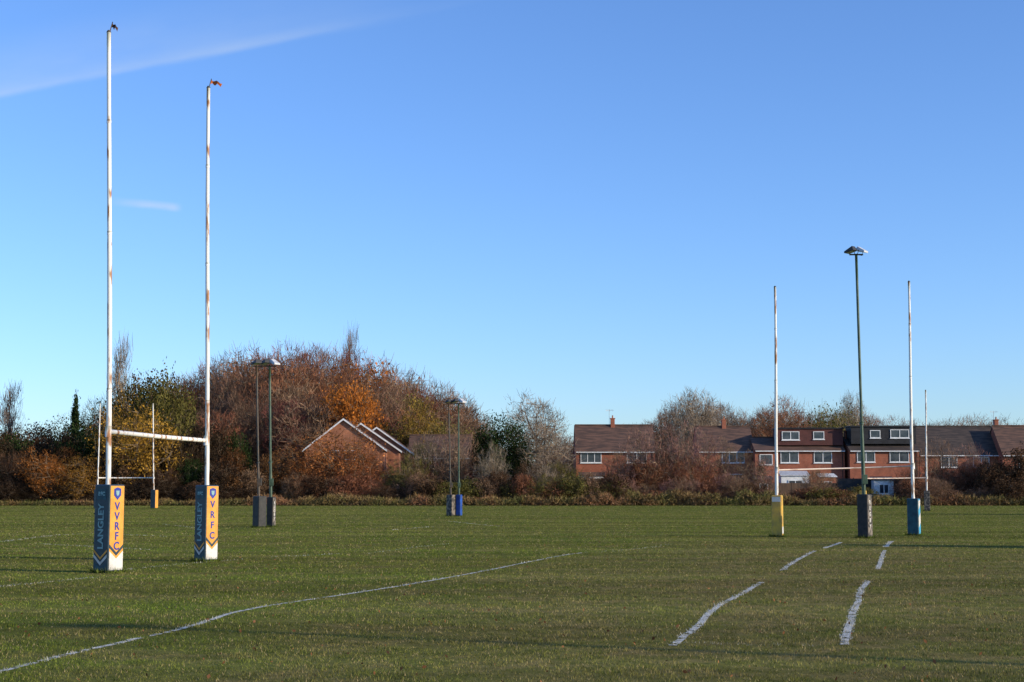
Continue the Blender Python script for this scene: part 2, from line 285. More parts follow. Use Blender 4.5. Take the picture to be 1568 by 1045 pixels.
# ------------------------------------------------------------ tree generator
def norm(a): return a/np.maximum(np.linalg.norm(a,axis=-1,keepdims=True),1e-6)
def segq(P0,P1,R0,R1,n=3):
    d=norm(P1-P0); ref=np.where(np.abs(d[:,2:3])<0.8,np.array([[0,0,1.]]),np.array([[1.,0,0]])); u=norm(np.cross(d,ref)); q=np.cross(d,u); out=[]
    for j in range(n):
        t0,t1=2*np.pi*j/n,2*np.pi*(j+1)/n
        c0=u*math.cos(t0)+q*math.sin(t0); c1=u*math.cos(t1)+q*math.sin(t1)
        out.append(np.stack([P0+c0*R0[:,None],P0+c1*R0[:,None],P1+c1*R1[:,None],P1+c0*R1[:,None]],1))
    return np.concatenate(out)
def make_tree(name,seed,Ht=10,trunk=0.22,cz=0.58,rx=3.6,rz=4.2,nt1=11,nt2=90,nt3=460,twigs=13,twl=0.65,tww=0.02,leaves=0,lsz=0.12,spread=0.45,up=0.4,fill=0.45,stems=1,trad=0.19):
    r=np.random.default_rng(seed); cen=np.array([0,0,cz*Ht])
    lob=norm(r.normal(size=(9,3))); amp=r.uniform(-0.35,0.3,9)
    def samp(n,p,rmax=1.0,rmin=0):
        d=norm(r.normal(size=(n,3))); m=1+sum(amp[k]*np.maximum(0,d@lob[k])**4 for k in range(9))
        rr=(rmin+(rmax-rmin)*r.random(n)**p)*m
        P=cen+d*rr[:,None]*np.array([rx,rx,rz]); P[:,2]=np.maximum(P[:,2],0.05*Ht*r.random(n)+0.03*Ht); return P
    S0=[];S1=[];R0=[];R1=[];nodes=[];
    def poly(pts,r0,r1):
        n=len(pts)-1
        for i in range(n):
            S0.append(pts[i]);S1.append(pts[i+1]); R0.append(r0+(r1-r0)*i/n); R1.append(r0+(r1-r0)*(i+1)/n); nodes.append(pts[i+1])
    tops=[]
    for s in range(stems):
        base=np.array([0,0,0.])+ (r.normal(size=3)*np.array([0.5,0.5,0]) if stems>1 else 0)
        top=np.array([r.normal()*0.4*rx/3.6,r.normal()*0.4*rx/3.6,cen[2]+rz*0.75])
        tp=[base+(top-base)*t+r.normal(size=3)*np.array([.12,.12,0])*(t>0) for t in np.linspace(0,1,9)]
        poly(tp,trad/math.sqrt(stems),0.03); tops.append(tp)
    for e in samp(nt1,0.4,0.85,0.5):
        tp=tops[r.integers(stems)]; t=trunk+(0.75-trunk)*r.random()*max(0.15,min(1,(e[2]/Ht)))
        i=t*8; i0=int(i); st=tp[i0]+(tp[min(8,i0+1)]-tp[i0])*(i-i0)
        if e[2]<st[2]-0.5: st=tp[max(1,int(trunk*8))]
        pts=[st+(e-st)*s+np.array([0,0,-1])*math.sin(s*math.pi)*-up*0.25*np.linalg.norm(e-st)*0.5+r.normal(size=3)*0.12*(0<s<1) for s in np.linspace(0,1,6)]
        poly(pts,0.10*trad/0.19,0.03)
    def attach(P,r0,r1,k):
        nd=np.array(nodes); nd=nd[nd[:,2]>trunk*Ht*0.6] if (nd[:,2]>trunk*Ht*0.6).any() else nd
        D=np.linalg.norm(P[:,None]-nd[None],axis=2)+0.6*np.maximum(0,nd[None,:,2]-P[:,None,2]); j=D.argmin(1)
        for p,jj in zip(P,j):
            a=nd[jj]; mid=(a+p)/2+r.normal(size=3)*0.1*np.linalg.norm(p-a); mid[2]+=-0.05*np.linalg.norm(p-a)
            if k==2: poly([a,mid,p],r0,r1)
            else: poly([a,a+(mid-a)*0.7,mid+(p-mid)*0.3,p],r0,r1)
    attach(samp(nt2,0.45,0.95),0.035,0.018,3)
    tips=samp(nt3,fill,1.0); attach(tips,0.016,0.008,2)
    Q=[segq(np.array(S0),np.array(S1),np.array(R0),np.array(R1))]; mi=[np.zeros(len(Q[0]))]
    if twigs:
        P=np.repeat(tips,twigs,0); n=len(P); out=norm(P-cen); D=norm(out*0.6+np.array([0,0,up])+r.normal(size=(n,3))*0.6)
        P=P+r.normal(size=(n,3))*spread*0.5; L=twl*(0.4+0.8*r.random(n)); sd=norm(np.cross(D,r.normal(size=(n,3))))*tww
        E=P+D*L[:,None]; Q.append(np.stack([P-sd,P+sd,E+sd*0.3,E-sd*0.3],1)); mi.append(np.ones(n))
    if leaves:
        P=np.repeat(tips,leaves,0); P=P+r.normal(size=P.shape)*spread; P[:,2]=np.maximum(P[:,2],0.05)
        Q.append(leafq(P,lsz*(0.6+0.8*r.random(len(P))),r)); mi.append(np.ones(len(P)))
    Q=np.concatenate(Q); zt=np.percentile(Q[:,:,2],99.7); s=1.0/zt
    me=quadmesh(name,Q*s,[M_BARK,M_LEAF],np.concatenate(mi))
    xs=np.percentile(np.abs(Q[:,:,0]*s),98)*2
    return me,xs
TPL={
 'bare':[make_tree('bare_tree_mesh%d'%i,10+i) for i in range(4)],
 'thin':[make_tree('thin_tree_mesh%d'%i,150+i,nt3=260,twigs=6,nt2=70,twl=.8,trunk=0.12,up=0.8,cz=.55,rz=4.4) for i in range(3)],
 'oaky':[make_tree('autumn_tree_mesh%d'%i,30+i,twigs=6,leaves=9,rx=3.9,lsz=0.12) for i in range(3)],
 'leafy':[make_tree('leafy_tree_mesh%d'%i,50+i,twigs=3,leaves=26,nt3=420,lsz=0.12,spread=0.42,trunk=0.12,cz=0.52,rz=4.6,rx=4.0) for i in range(3)],
 'sparse':[make_tree('golden_tree_mesh%d'%i,70+i,twigs=6,leaves=8,trunk=0.1,cz=0.52,rz=4.6,rx=4.2,lsz=0.11) for i in range(2)],
 'poplar':[make_tree('poplar_mesh',90,rx=1.0,rz=4.6,cz=0.53,nt3=190,nt2=50,twigs=8,twl=.8,up=1.6,trunk=0.08,tww=0.018)],
 'conifer':[make_tree('conifer_mesh',95,rx=0.9,rz=4.7,cz=0.5,nt3=300,nt2=50,twigs=2,leaves=26,up=1.2,trunk=0.05,spread=0.25)],
 'bush':[make_tree('bush_mesh%d'%i,110+i,rx=5.5,rz=4.8,cz=0.48,trunk=0.03,stems=5,nt3=420,twigs=11,leaves=0,twl=1.1,tww=0.026,up=0.5) for i in range(3)],
 'leafbush':[make_tree('leafy_bush_mesh%d'%i,130+i,rx=5.8,rz=4.8,cz=0.48,trunk=0.03,stems=4,nt3=420,twigs=5,leaves=17,lsz=0.19,spread=0.5,up=0.4) for i in range(3)],
}
def tree(name,kind,u,vtop,wpx,Y,col,parent=None,var=None):
    lst=TPL[kind]; me,xs=lst[(var if var is not None else random.randrange(len(lst)))]
    p=W(u,vtop,Y); hgt=max(p.z,0.8); wm=wpx/F*Y
    o=obj(name,me,parent,(p.x,Y,-0.03)); sx=wm/xs; o.scale=(sx,sx,hgt); o.rotation_euler=(0,0,random.uniform(0,6.28))
    j=random.uniform(0.85,1.15); o.color=(col[0]*j,col[1]*j*random.uniform(.95,1.05),col[2]*j,1); return o
RUST=(0.27,0.115,0.062); BRN=(0.25,0.15,0.092); GRY=(0.28,0.215,0.155); GOLD=(0.38,0.20,0.035); ORG=(0.46,0.15,0.03); DKG=(0.032,0.05,0.016); OLV=(0.16,0.14,0.04); MAR=(0.22,0.08,0.06); DBR=(0.10,0.056,0.032)
def itp(tab,u): return float(np.interp(u,[a for a,b in tab],[b for a,b in tab]))
OUT=[(-400,640),(0,650),(60,650),(110,640),(150,612),(200,582),(250,576),(290,572),(330,550),(380,534),(430,527),(480,530),(520,536),(560,545),(600,560),(640,578),(690,592),(712,612),(735,655),(790,690)]
wd_=empty('woodland',(0,240,0))
def wtree(kind,u,v,wp,Y,col):
    o=tree('tree',kind,u,v,wp,Y,col,None); o.parent=wd_; o.location.y-=240; return o
for row,(Y0,dv) in enumerate(((265,0),(252,12),(242,32),(232,60),(226,85))):
    u=285+row*7
    while u<725-row*6:
        v=itp(OUT,u)+dv+random.uniform(-2,7)
        if row and random.random()<0.10: kind,col='oaky',random.choice((RUST,ORG,OLV))
        else: kind,col='bare',random.choice((RUST,RUST,BRN,BRN,MAR,BRN))
        if u>590 and row>1 and random.random()<0.4: kind,col='oaky',random.choice((OLV,RUST,OLV))
        wtree(kind,u,v,random.uniform(80,115),Y0+random.uniform(-4,4),col); u+=random.uniform(26,36)
u=-230
while u<290:
    for dv,Y0 in ((4,238),(32,222)):
        v=itp(OUT,u)+dv+random.uniform(-6,10); kd=random.random()
        wtree('leafy' if kd<0.4 else 'bare' if kd<0.8 else 'oaky',u,v,random.uniform(60,95),Y0,random.choice((DBR,OLV,BRN,DBR,(0.08,0.08,0.028))))
    u+=random.uniform(30,44)
OUT2=[(740,690),(860,668),(1000,650),(1030,612),(1090,604),(1130,625),(1180,616),(1240,628),(1300,620),(1350,638),(1420,643),(1470,637),(1568,650),(2100,640)]
dt=empty('distant_trees',(0,290,0))
for Y0,dv in ((300,0),(275,10)):
    u=850
    while u<1820:
        v=itp(OUT2,u)+dv+random.uniform(-3,8)
        o=tree('tree','bare',u,v,random.uniform(55,85),Y0,random.choice((BRN,RUST,GRY))); o.parent=dt; o.location.y-=290; u+=random.uniform(26,38)
# individual trees
tree('poplar_tree','poplar',186,514,34,232,GRY); tree('poplar_tree','poplar',535,499,28,268,BRN); tree('poplar_tree','poplar',16,585,34,240,GRY)
tree('conifer_tree','conifer',116,606,12,215,DKG)
tree('ivy_tree','leafy',245,574,95,205,(0.12,0.10,0.028)); tree('ivy_tree','leafy',205,590,70,207,(0.11,0.09,0.03))
tree('golden_tree','sparse',212,612,120,192,GOLD); tree('golden_tree','sparse',75,688,70,189,(0.36,0.14,0.035)); tree('golden_tree','sparse',130,700,70,189,(0.34,0.18,0.035))
tree('autumn_tree','oaky',540,588,90,224,ORG); tree('autumn_tree','sparse',510,656,125,196,(0.42,0.165,0.05),var=0); tree('autumn_tree','sparse',556,690,80,195,(0.38,0.14,0.05)); tree('autumn_tree','sparse',470,692,70,195,(0.38,0.14,0.05)); tree('bare_tree','thin',548,660,70,196,RUST,var=0)
tree('autumn_tree','sparse',430,690,70,196,(0.34,0.15,0.05)); tree('autumn_tree','oaky',640,612,60,224,(0.30,0.20,0.04))
tree('bare_tree','bare',820,606,90,205,GRY,var=1); tree('bare_tree','thin',835,650,90,196,GRY,var=2)
tree('evergreen_tree','leafy',768,640,78,198,DKG); tree('evergreen_tree','leafy',742,655,50,199,DKG); tree('evergreen_tree','leafy',795,668,50,197,DKG)
tree('bare_tree','bare',1065,598,85,240,GRY,var=0); tree('bare_tree','bare',1190,610,90,255,RUST,var=3); tree('bare_tree','oaky',1270,622,75,240,OLV); tree('bare_tree','bare',1300,604,50,262,GRY)
PNK=(0.31,0.165,0.125)
for (u_,v_,w_,c_) in ((978,655,60,PNK),(1012,644,65,PNK),(1045,646,60,PNK),(1078,655,60,PNK),(1105,668,50,BRN),(1140,690,50,BRN),(945,690,50,BRN),(1170,700,40,PNK),(1440,672,60,BRN),(1485,680,60,PNK),(1415,690,50,BRN),(700,650,60,BRN),(655,665,60,GRY)): tree('bare_tree','thin',u_,v_,w_,195,c_)
hg=empty('hedgerow_shrubs',(0,190,0))
def shr(kind,u,v,wp,Y,col):
    o=tree('shrub',kind,u,v,wp,Y,col); o.parent=hg; o.location.y-=190
DD=(0.055,0.036,0.022)  # near-black brown for the left scrub; the thicket's shade is put into the colour
for (u0,u1,va,vb,step,kinds,cols,Ya,Yb) in [
  (-230,370,650,685,26,('leafbush','leafbush','bush'),(DD,DKG,DBR,(0.06,0.04,0.02)),196,203),
  (-230,370,685,730,22,('leafbush','bush'),(DKG,DD,DBR,(0.11,0.05,0.02)),190,194),
  (-230,370,730,750,22,('leafbush','bush'),(DD,DBR,DD),188.5,190),
  (360,470,690,730,22,('bush','leafbush'),(DBR,BRN,(0.18,0.09,0.035)),191,196),
  (470,640,722,745,22,('bush','bush','leafbush'),(BRN,RUST,DBR),190,194),
  (625,860,676,716,26,('bush','bush','leafbush'),(BRN,MAR,GRY,OLV,DBR),192,198),
  (640,960,720,748,20,('bush','leafbush'),(BRN,DBR,OLV,RUST),189,191),
  (955,1110,695,725,24,('bush',),(PNK,RUST,BRN),192,198),
  (940,1180,725,752,20,('bush','leafbush','bush'),(BRN,RUST,PNK,DBR),189,191),
  (1180,1400,744,762,24,('bush','leafbush'),(BRN,OLV,RUST),189,191),
  (1395,1530,700,730,22,('bush',),(RUST,BRN,BRN),191,197),
  (1490,1820,685,715,24,('leafbush','bush'),(DBR,MAR,DBR),190,198),
  (1400,1820,730,752,22,('bush','leafbush'),(BRN,RUST,DBR),188,190)]:
    u=u0
    while u<u1:
        shr(random.choice(kinds),u,random.uniform(va,vb),random.uniform(2.2,3.4)*step*0.9,random.uniform(Ya,Yb),random.choice(cols)); u+=step*random.uniform(0.7,1.3)
shr('bush',1250,716,50,192,(0.38,0.22,0.13)); shr('leafbush',1165,708,16,200,DKG); shr('leafbush',975,706,30,194,(0.1,0.04,0.03))
# rough brambles and dead grass along the field edge
NH=75000; X=rng.uniform(-105,105,NH)
uu=X/187.5*F+CX
base=np.interp(uu,[-300,0,370,400,900,960,1180,1200,1420,1900],[0.5,0.5,0.6,1.0,1.0,1.6,1.5,0.9,1.0,1.3])
top=base*(0.45+1.1*vnoise(X,X*0+3,0.45)+0.6*(vnoise(X,X*0+1,1.7)-0.3)); top=np.maximum(top,0.15)
Z=top*rng.random(NH)**0.9; Y=187.0+rng.uniform(-1,1,NH)*1.8+1.0*vnoise(X,X*0,0.3)
P=np.stack([X,Y,Z*0.8],1); D=norm(rng.normal(size=(NH,3))*0.8+np.array([0,0,0.9])); L=(0.15+0.5*rng.random(NH))*np.minimum(1,0.5+base/2); sdv=norm(np.cross(D,rng.normal(size=(NH,3))))*0.03; E=P+D*L[:,None]
Q1=np.stack([P-sdv,P+sdv,E+sdv*0.3,E-sdv*0.3],1); Q2=leafq(P[:22000]+rng.normal(size=(22000,3))*0.1,0.06+0.08*rng.random(22000),rng)
hmat,nt=newmat('bramble'); tc=N(nt,'ShaderNodeTexCoord'); at=N(nt,'ShaderNodeAttribute',attribute_name='rnd'); n1=noise(nt,tc.outputs['Object'],0.16,4,0.6)
c=mixc(nt,mr(nt,n1,0.4,0.6),(0.24,0.115,0.06),(0.13,0.13,0.038)); c=mixc(nt,mr(nt,at.outputs['Fac'],0.6,1,0,0.7),c,(0.36,0.24,0.12))
d=N(nt,'ShaderNodeBsdfDiffuse'); lk(nt,c,d.inputs[0]); o=N(nt,'ShaderNodeOutputMaterial'); lk(nt,d.outputs[0],o.inputs[0])
obj('bramble_hedge',quadmesh('bramble_hedge',np.concatenate([Q1,Q2]),[hmat]))
# ------------------------------------------------------------ houses
def window(par,x0,x1,z0,z1,y,nm=2,name='window'):
    t=0.09
    e=box(name+'_glass',x0+t,x1-t,y-0.03,y-0.01,z0+t,z1-t,M_GLASS,par)
    V=[];Fc=[]
    def bx(a,b,c,d,y0,y1):
        k=len(V); V.extend([(a,y0,c),(b,y0,c),(b,y1,c),(a,y1,c),(a,y0,d),(b,y0,d),(b,y1,d),(a,y1,d)])
        Fc.extend([tuple(k+i for i in f) for f in ((0,3,2,1),(4,5,6,7),(0,1,5,4),(1,2,6,5),(2,3,7,6),(3,0,4,7))])
    bx(x0,x0+t,z0,z1,y-0.09,y); bx(x1-t,x1,z0,z1,y-0.09,y); bx(x0+t,x1-t,z0,z0+t,y-0.09,y); bx(x0+t,x1-t,z1-t,z1,y-0.09,y)
    for i in range(1,nm):
        m=x0+(x1-x0)*i/nm; bx(m-0.05,m+0.05,z0+t,z1-t,y-0.08,y)
    bx(x0-0.08,x1+0.08,z0-0.1,z0-0.003,y-0.16,y)
    pyd(name+'_frame',V,Fc,M_WHITE,par)
def terrace(u0,u1,Y,ve,vr,wins=(),dorm=None,chim=(),bm=M_BRICK,rm=M_ROOF,dep=8,name='brick_house',tv=()):
    a=W(u0,ve,Y); b=W(u1,ve,Y); r=W(u0,vr,Y+dep/2); X0,X1,ze,zr=a.x,b.x,a.z,r.z
    e=empty(name,((X0+X1)/2,Y,0)); cx=(X0+X1)/2; x0,x1=X0-cx,X1-cx; hd=dep/2
    pyd('walls',[(x0,0,0),(x1,0,0),(x1,dep,0),(x0,dep,0),(x0,0,ze),(x1,0,ze),(x1,dep,ze),(x0,dep,ze),(x0,hd,zr-0.1),(x1,hd,zr-0.1)],
        [(0,1,5,4),(1,2,6,9,5),(2,3,7,6),(3,0,4,8,7)],bm,e)
    s=(zr-ze)/hd; o=0.35; zo=ze-s*o; th=0.15
    V=[];
    for x in (x0-0.08,x1+0.08):
        V+= [(x,-o,zo),(x,hd,zr),(x,dep+o,zo),(x,dep+o,zo+th),(x,hd,zr+th),(x,-o,zo+th)]
    pyd('roof',V,[(0,1,7,6),(1,2,8,7),(2,3,9,8),(3,4,10,9),(4,5,11,10),(5,0,6,11),(0,5,4,1),(1,4,3,2),(6,7,10,11),(7,8,9,10)],rm,e)
    box('gutter',x0,x1,-o-0.12,-o-0.003,zo-0.02,zo+0.1,M_WHITE,e)
    box('ridge_tiles',x0,x1,hd-0.12,hd+0.12,zr+th-0.03,zr+th+0.12,rm,e)
    def wz(u,v,yy): p=W(u,v,Y+yy); return p.x-cx,p.z
    for i,(a0,a1,v0,v1,n) in enumerate(wins):
        xa,zt=wz(a0,v0,0); xb,zb=wz(a1,v1,0); window(e,xa,xb,zb,zt,0,n,'window_%d'%(i+1))
    if dorm:
        d0,d1,v0,v1,dm,dw=dorm; xa,zt=wz(d0,v0,0.7); xb,zb=wz(d1,v1,0.7)
        box('dormer',xa,xb,0.7,hd,zb,zt,dm,e); box('dormer_roof',xa-0.15,xb+0.15,0.5,hd+0.1,zt+0.003,zt+0.18,M_CLAD,e)
        for i,(a0,a1,w0,w1,n) in enumerate(dw):
            p,q=wz(a0,w0,0.7); p2,q2=wz(a1,w1,0.7); window(e,p,p2,q2,q,0.7,n,'dormer_window_%d'%(i+1))
    for i,cu in enumerate(chim):
        xc,_=wz(cu,vr,hd); box('chimney_%d'%(i+1),xc-0.28,xc+0.28,hd-0.4,hd+0.4,zr-0.5,zr+1.0,bm,e,0.02)
        box('chimney_cap',xc-0.35,xc+0.35,hd-0.47,hd+0.47,zr+1.003,zr+1.12,bm,e)
        tube('chimney_pot_a',[(xc,hd-0.15,zr+1.1),(xc,hd-0.15,zr+1.5)],[0.11,0.09],M_BRICKO,e,10); 
    for tu in tv:
        xc,_=wz(tu,vr,hd); tube('aerial_mast',[(xc,hd,zr),(xc,hd,zr+2.3)],[0.025]*2,M_LAMP,e,6)
        tube('aerial_boom',[(xc-0.5,hd,zr+2.2),(xc+0.6,hd,zr+2.2)],[0.02]*2,M_LAMP,e,6)
        for k in range(5): tube('aerial_el',[(xc-0.4+k*0.22,hd,zr+2.05),(xc-0.4+k*0.22,hd,zr+2.35)],[0.015]*2,M_LAMP,e,5)
    # downpipe at the party wall
    tube('downpipe',[(x1-0.3,-0.08,0.1),(x1-0.3,-0.08,ze-0.1)],[0.05,0.05],M_LAMPD,e,8)
    return e
YH=206
terrace(882,1003,YH,690,653,[(889,921,692,709,3),(886,921,728,747,3),(960,990,694,709,2)],None,[938],tv=[933])
terrace(1070,1155,YH+3,690,655,[(1105,1140,692,709,3),(1108,1138,726,743,2)],None,[1108])
terrace(1156,1293,YH+1,690,672,[(1195,1223,692,709,2),(1246,1274,692,709,2),(1163,1183,696,712,1),(1200,1222,727,745,2)],
   (1190,1291,657,682,M_BRICKD,[(1197,1224,661,674,2),(1245,1262,661,673,1)]),rm=M_ROOF)
terrace(1301,1407,YH,690,672,[(1312,1340,692,708,2),(1362,1392,692,708,2)],(1303,1403,654,680,M_CLAD,[(1332,1348,659,671,1),(1363,1392,658,671,2)]),chim=[1296],rm=M_ROOFD)
terrace(1408,1532,YH+3,695,655,[(1440,1466,700,716,2),(1490,1515,700,716,2)],None,[1525],rm=M_ROOFD,tv=[1522])
terrace(1535,1680,YH+1,695,654,[(1560,1590,700,716,2)],None,[1600],rm=M_ROOF)
terrace(625,722,YH+12,700,668,[(640,665,705,718,2)],rm=M_ROOF)
def gable(uL,uA,uR,ve,va,Y,dep=9,wins=()):
    L=W(uL,ve,Y); R=W(uR,ve,Y); A=W(uA,va,Y); cx=A.x; e=empty('gable_house',(cx,Y,0)); x0=L.x-cx; x1=R.x-cx; ze=L.z; za=A.z
    pyd('walls',[(x0,0,0),(x1,0,0),(x1,0,ze),(0,0,za),(x0,0,ze),(x0,dep,0),(x1,dep,0),(x1,dep,ze),(0,dep,za),(x0,dep,ze)],
        [(0,1,2,3,4),(1,6,7,2),(6,5,9,8,7),(5,0,4,9)],M_BRICKO,e)
    for nm,xe in (('roof_left',x0),('roof_right',x1)):
        s=(ze-za)/xe; xo=xe*1.08; zo=za+s*xo; t=0.16
        pyd(nm,[(0,-0.3,za+0.01),(xo,-0.3,zo+0.01),(xo,dep+.3,zo+0.01),(0,dep+.3,za+0.01),(0,-0.3,za+t),(xo,-0.3,zo+t),(xo,dep+.3,zo+t),(0,dep+.3,za+t)],
            [(0,3,2,1),(4,5,6,7),(0,1,5,4),(1,2,6,5),(2,3,7,6),(3,0,4,7)],M_ROOF,e)
        pyd('bargeboard',[(0,-0.36,za-0.06),(xo,-0.36,zo-0.06),(xo,-0.36,zo+0.18),(0,-0.36,za+0.18),(0,-0.303,za-0.06),(xo,-0.303,zo-0.06),(xo,-0.303,zo+0.18),(0,-0.303,za+0.18)],
            [(0,1,2,3),(4,7,6,5),(0,4,5,1),(3,2,6,7),(1,5,6,2),(0,3,7,4)],M_WHITE,e)
    for i,(a0,a1,v0,v1,n) in enumerate(wins):
        p=W(a0,v0,Y); q=W(a1,v1,Y); window(e,p.x-cx,q.x-cx,q.z,p.z,0,n,'window_%d'%(i+1))
gable(468,526,588,688,643,202,5,[(505,520,690,704,1),(528,545,690,704,1)])
gable(496,553,611,690,650,207.8,4,[]); gable(522,577,630,694,656,212.5,9,[(598,612,697,712,1)])
# garden fences / sheds / conservatory
def gbox(u0,u1,v0,Y):
    a=W(u0,v0,Y); b=W(u1,v0,Y); return a.x,b.x,a.z
def fence(u0,u1,v,Y,mt):
    x0,x1,z=gbox(u0,u1,v,Y); e=empty('garden_fence',((x0+x1)/2,Y,0)); c=(x0+x1)/2; n=max(1,int((x1-x0)/1.83)); st=(x1-x0)/n
    for i in range(n): box('panel_%d'%i,x0-c+i*st+0.06,x0-c+(i+1)*st-0.06,-0.02,0.02,0.1,z,mt,e)
    for i in range(n+1): box('post_%d'%i,x0-c+i*st-0.055,x0-c+i*st+0.055,-0.05,0.05,0,z+0.1,mt,e)
fence(865,1060,733,201,M_FENCE); fence(1120,1282,740,200,M_FENCE); fence(1405,1560,733,201,M_FENCE); fence(1283,1402,733,199,M_CLAD); fence(590,720,728,202,M_FENCE)
def shed(name,u0,u1,v0,v1,Y,wall,roof,dep=3):
    x0,x1,zt=gbox(u0,u1,v0,Y); ze=W(u0,v1,Y).z; c=(x0+x1)/2; e=empty(name,(c,Y,0)); a,b=x0-c,x1-c
    box('walls',a,b,0,dep,0,ze,wall,e); pyd('roof',[(a-.15,-.2,ze+.003),(b+.15,-.2,ze+.003),(b+.15,dep+.1,zt),(a-.15,dep+.1,zt),(a-.15,-.2,ze+.1),(b+.15,-.2,ze+.1),(b+.15,dep+.1,zt+.1),(a-.15,dep+.1,zt+.1)],[(0,3,2,1),(4,5,6,7),(0,1,5,4),(1,2,6,5),(2,3,7,6),(3,0,4,7)],roof,e)
    window(e,a+(b-a)*0.25,a+(b-a)*0.75,ze*0.45,ze*0.85,0,2)
shed('conservatory',1196,1239,722,729,201.5,M_WHITE,M_LAMP,2.5); shed('garden_shed',1338,1368,731,736,197,M_LAMP,M_LAMPD,1.5); shed('garden_shed',1156,1182,730,735,198.5,M_FENCE,M_ROOFD,1); shed('garden_shed',1255,1280,726,731,203,M_BRICK,M_WHITE,2); shed('garden_shed',888,925,724,729,203,M_WHITE,M_ROOF,2)
# ------------------------------------------------------------ pads
def pad(parent,loc,s,hgt,rot,mA,mB,style=None,z0=0.03):
    e=empty('post_pad',loc,rot); e.parent=parent
    h=s/2
    b=box('pad_body',-h,h,-h,h,z0,hgt,mA,e,0.035)
    h2=h-0.03
    def sheet(nm,face,pts,mt,off):
        if face=='A': V=[(x,-h-off,z) for x,z in pts]
        else: V=[(h+off,x,z) for x,z in pts]
        return pyd(nm,V,[tuple(range(len(pts)))],mt,e)
    sheet('side_panel','B',[(-h2,z0+.03),(h2,z0+.03),(h2,hgt-.03),(-h2,hgt-.03)],mB,0.004)
    def text(body,face,x,z,size,mt,off,vert=False):
        cu=bpy.data.curves.new('lettering','FONT'); cu.body=body; cu.size=size; cu.align_x='CENTER'; cu.align_y='CENTER'; cu.materials.append(mt); cu.offset=0.006
        o=obj('lettering',cu,e)
        if face=='A': o.location=(x,-h-off,z); o.rotation_euler=(math.pi/2,-math.pi/2 if vert else 0,0)
        else: o.location=(h+off,x,z); o.rotation_euler=(math.pi/2,0,math.pi/2)
    def chev(face,z,t,mt,off):
        sheet('chevron',face,[(-h2,z+0.17),(0,z),(h2,z+0.17),(h2,z+0.17+t),(0,z+t),(-h2,z+0.17+t)],mt,off)
    if style in ('club','club2'):
        sheet('white_base','B',[(-h2,z0+.03),(h2,z0+.03),(h2,0.46),(0,0.30),(-h2,0.46)],M_PWHITE,0.008)
        chev('B',0.36,0.07,M_NAVY,0.012)
        word='VVRFC' if style=='club' else 'VRFC'; st=0.21 if style=='club' else 0.255
        for i,ch in enumerate(word): text(ch,'B',0,1.40-i*st,0.23,M_BLUE,0.010)
        sheet('crest','B',[(-.10,1.78),(-.10,1.64),(0,1.54),(.10,1.64),(.10,1.78),(0,1.81)],M_BLUE,0.009)
        sheet('crest_detail','B',[(-.05,1.74),(-.04,1.66),(0,1.62),(.04,1.66),(.05,1.74)],M_TEAL,0.013)
        text('LANGLEY','A',0.0,0.98,0.225,M_TEAL,0.006,True)
        sheet('crest','A',[(-.13,1.78),(-.13,1.55),(.13,1.55),(.13,1.78)],M_TEALP,0.005)
        text('RFC','A',0,1.67,0.11,M_TEAL,0.009)
        sheet('white_tip','A',[(-h2,z0+.03),(h2,z0+.03),(h2,0.22),(0,0.12),(-h2,0.22)],M_TEALP,0.005)
        chev('A',0.16,0.07,M_PWHITE,0.008); chev('A',0.28,0.05,M_AMBER,0.008)
    elif style=='letters':
        for i,ch in enumerate('RUGBY'): text(ch,'B',0,hgt-0.3-i*(hgt-0.5)/5,0.2,M_PWHITE,0.008)
    elif style=='blue':
        sheet('blue_patch','B',[(-h2,0.3),(h2,0.5),(h2,0.9),(-h2,0.7)],M_PWHITE,0.008); sheet('blue_patch2','B',[(-h2,1.0),(h2,1.2),(h2,1.4),(-h2,1.35)],M_PWHITE,0.008)
    elif style=='yellow':
        sheet('print','B',[(-h2,0.12),(h2,0.12),(h2,0.38),(-h2,0.38)],M_PWHITE,0.008); sheet('print_top','A',[(-h2,hgt-.25),(h2,hgt-.25),(h2,hgt-.06),(-h2,hgt-.06)],M_PWHITE,0.008)
    for z in (hgt*0.33,hgt*0.66): box('strap',-h-0.004,-h-0.001,-h,h,z,z+0.03,M_LAMPD,e)
    # uncut tufts round the foot of the pad
    r=np.random.default_rng(int(abs(loc[0])*100)+3); n=260; a=r.random(n)*6.283; rr=s*0.5+0.12*r.random(n)+0.08*np.abs(np.sin(2*a))
    P=np.stack([rr*np.cos(a),rr*np.sin(a),np.zeros(n)],1); D=norm(r.normal(size=(n,3))*0.5+np.array([0,0,1])); L=0.05+0.1*r.random(n); sd=norm(np.cross(D,r.normal(size=(n,3))))*0.008; E=P+D*L[:,None]
    o=obj('grass_tuft',quadmesh('grass_tuft',np.stack([P-sd,P+sd,E+sd*.2,E-sd*.2],1),[M_LEAF]),e); o.color=(0.12,0.15,0.03,1)
    return e
def post(parent,name,b,t,r0,r1,mt=M_POST):
    b=Vector(b);t=Vector(t); n=24; pts=[];rad=[]; hj=[0.33,0.62,0.83]
    for i in range(n+1):
        s=i/n; p=b+(t-b)*s; p.x+=0.02*math.sin(s*5+b.x); pts.append(p); step=sum(s>q for q in hj)/3; rad.append(r0+(r1-r0)*step)
    o=tube(name,pts,rad,mt,parent,16)
    for q in hj:
        p=b+(t-b)*q; p.x+=0.02*math.sin(q*5+b.x); tube('joint_collar',[p+Vector((0,0,-.04)),p+Vector((0,0,.04))],[(r0+(r1-r0)*q)*1.1]*2,mt,parent,16)
    tube('cap',[pts[-1],pts[-1]+Vector((0,0,.05))],[r1*1.2,r1*0.6],M_DARKPOLE,parent,12)
    return pts
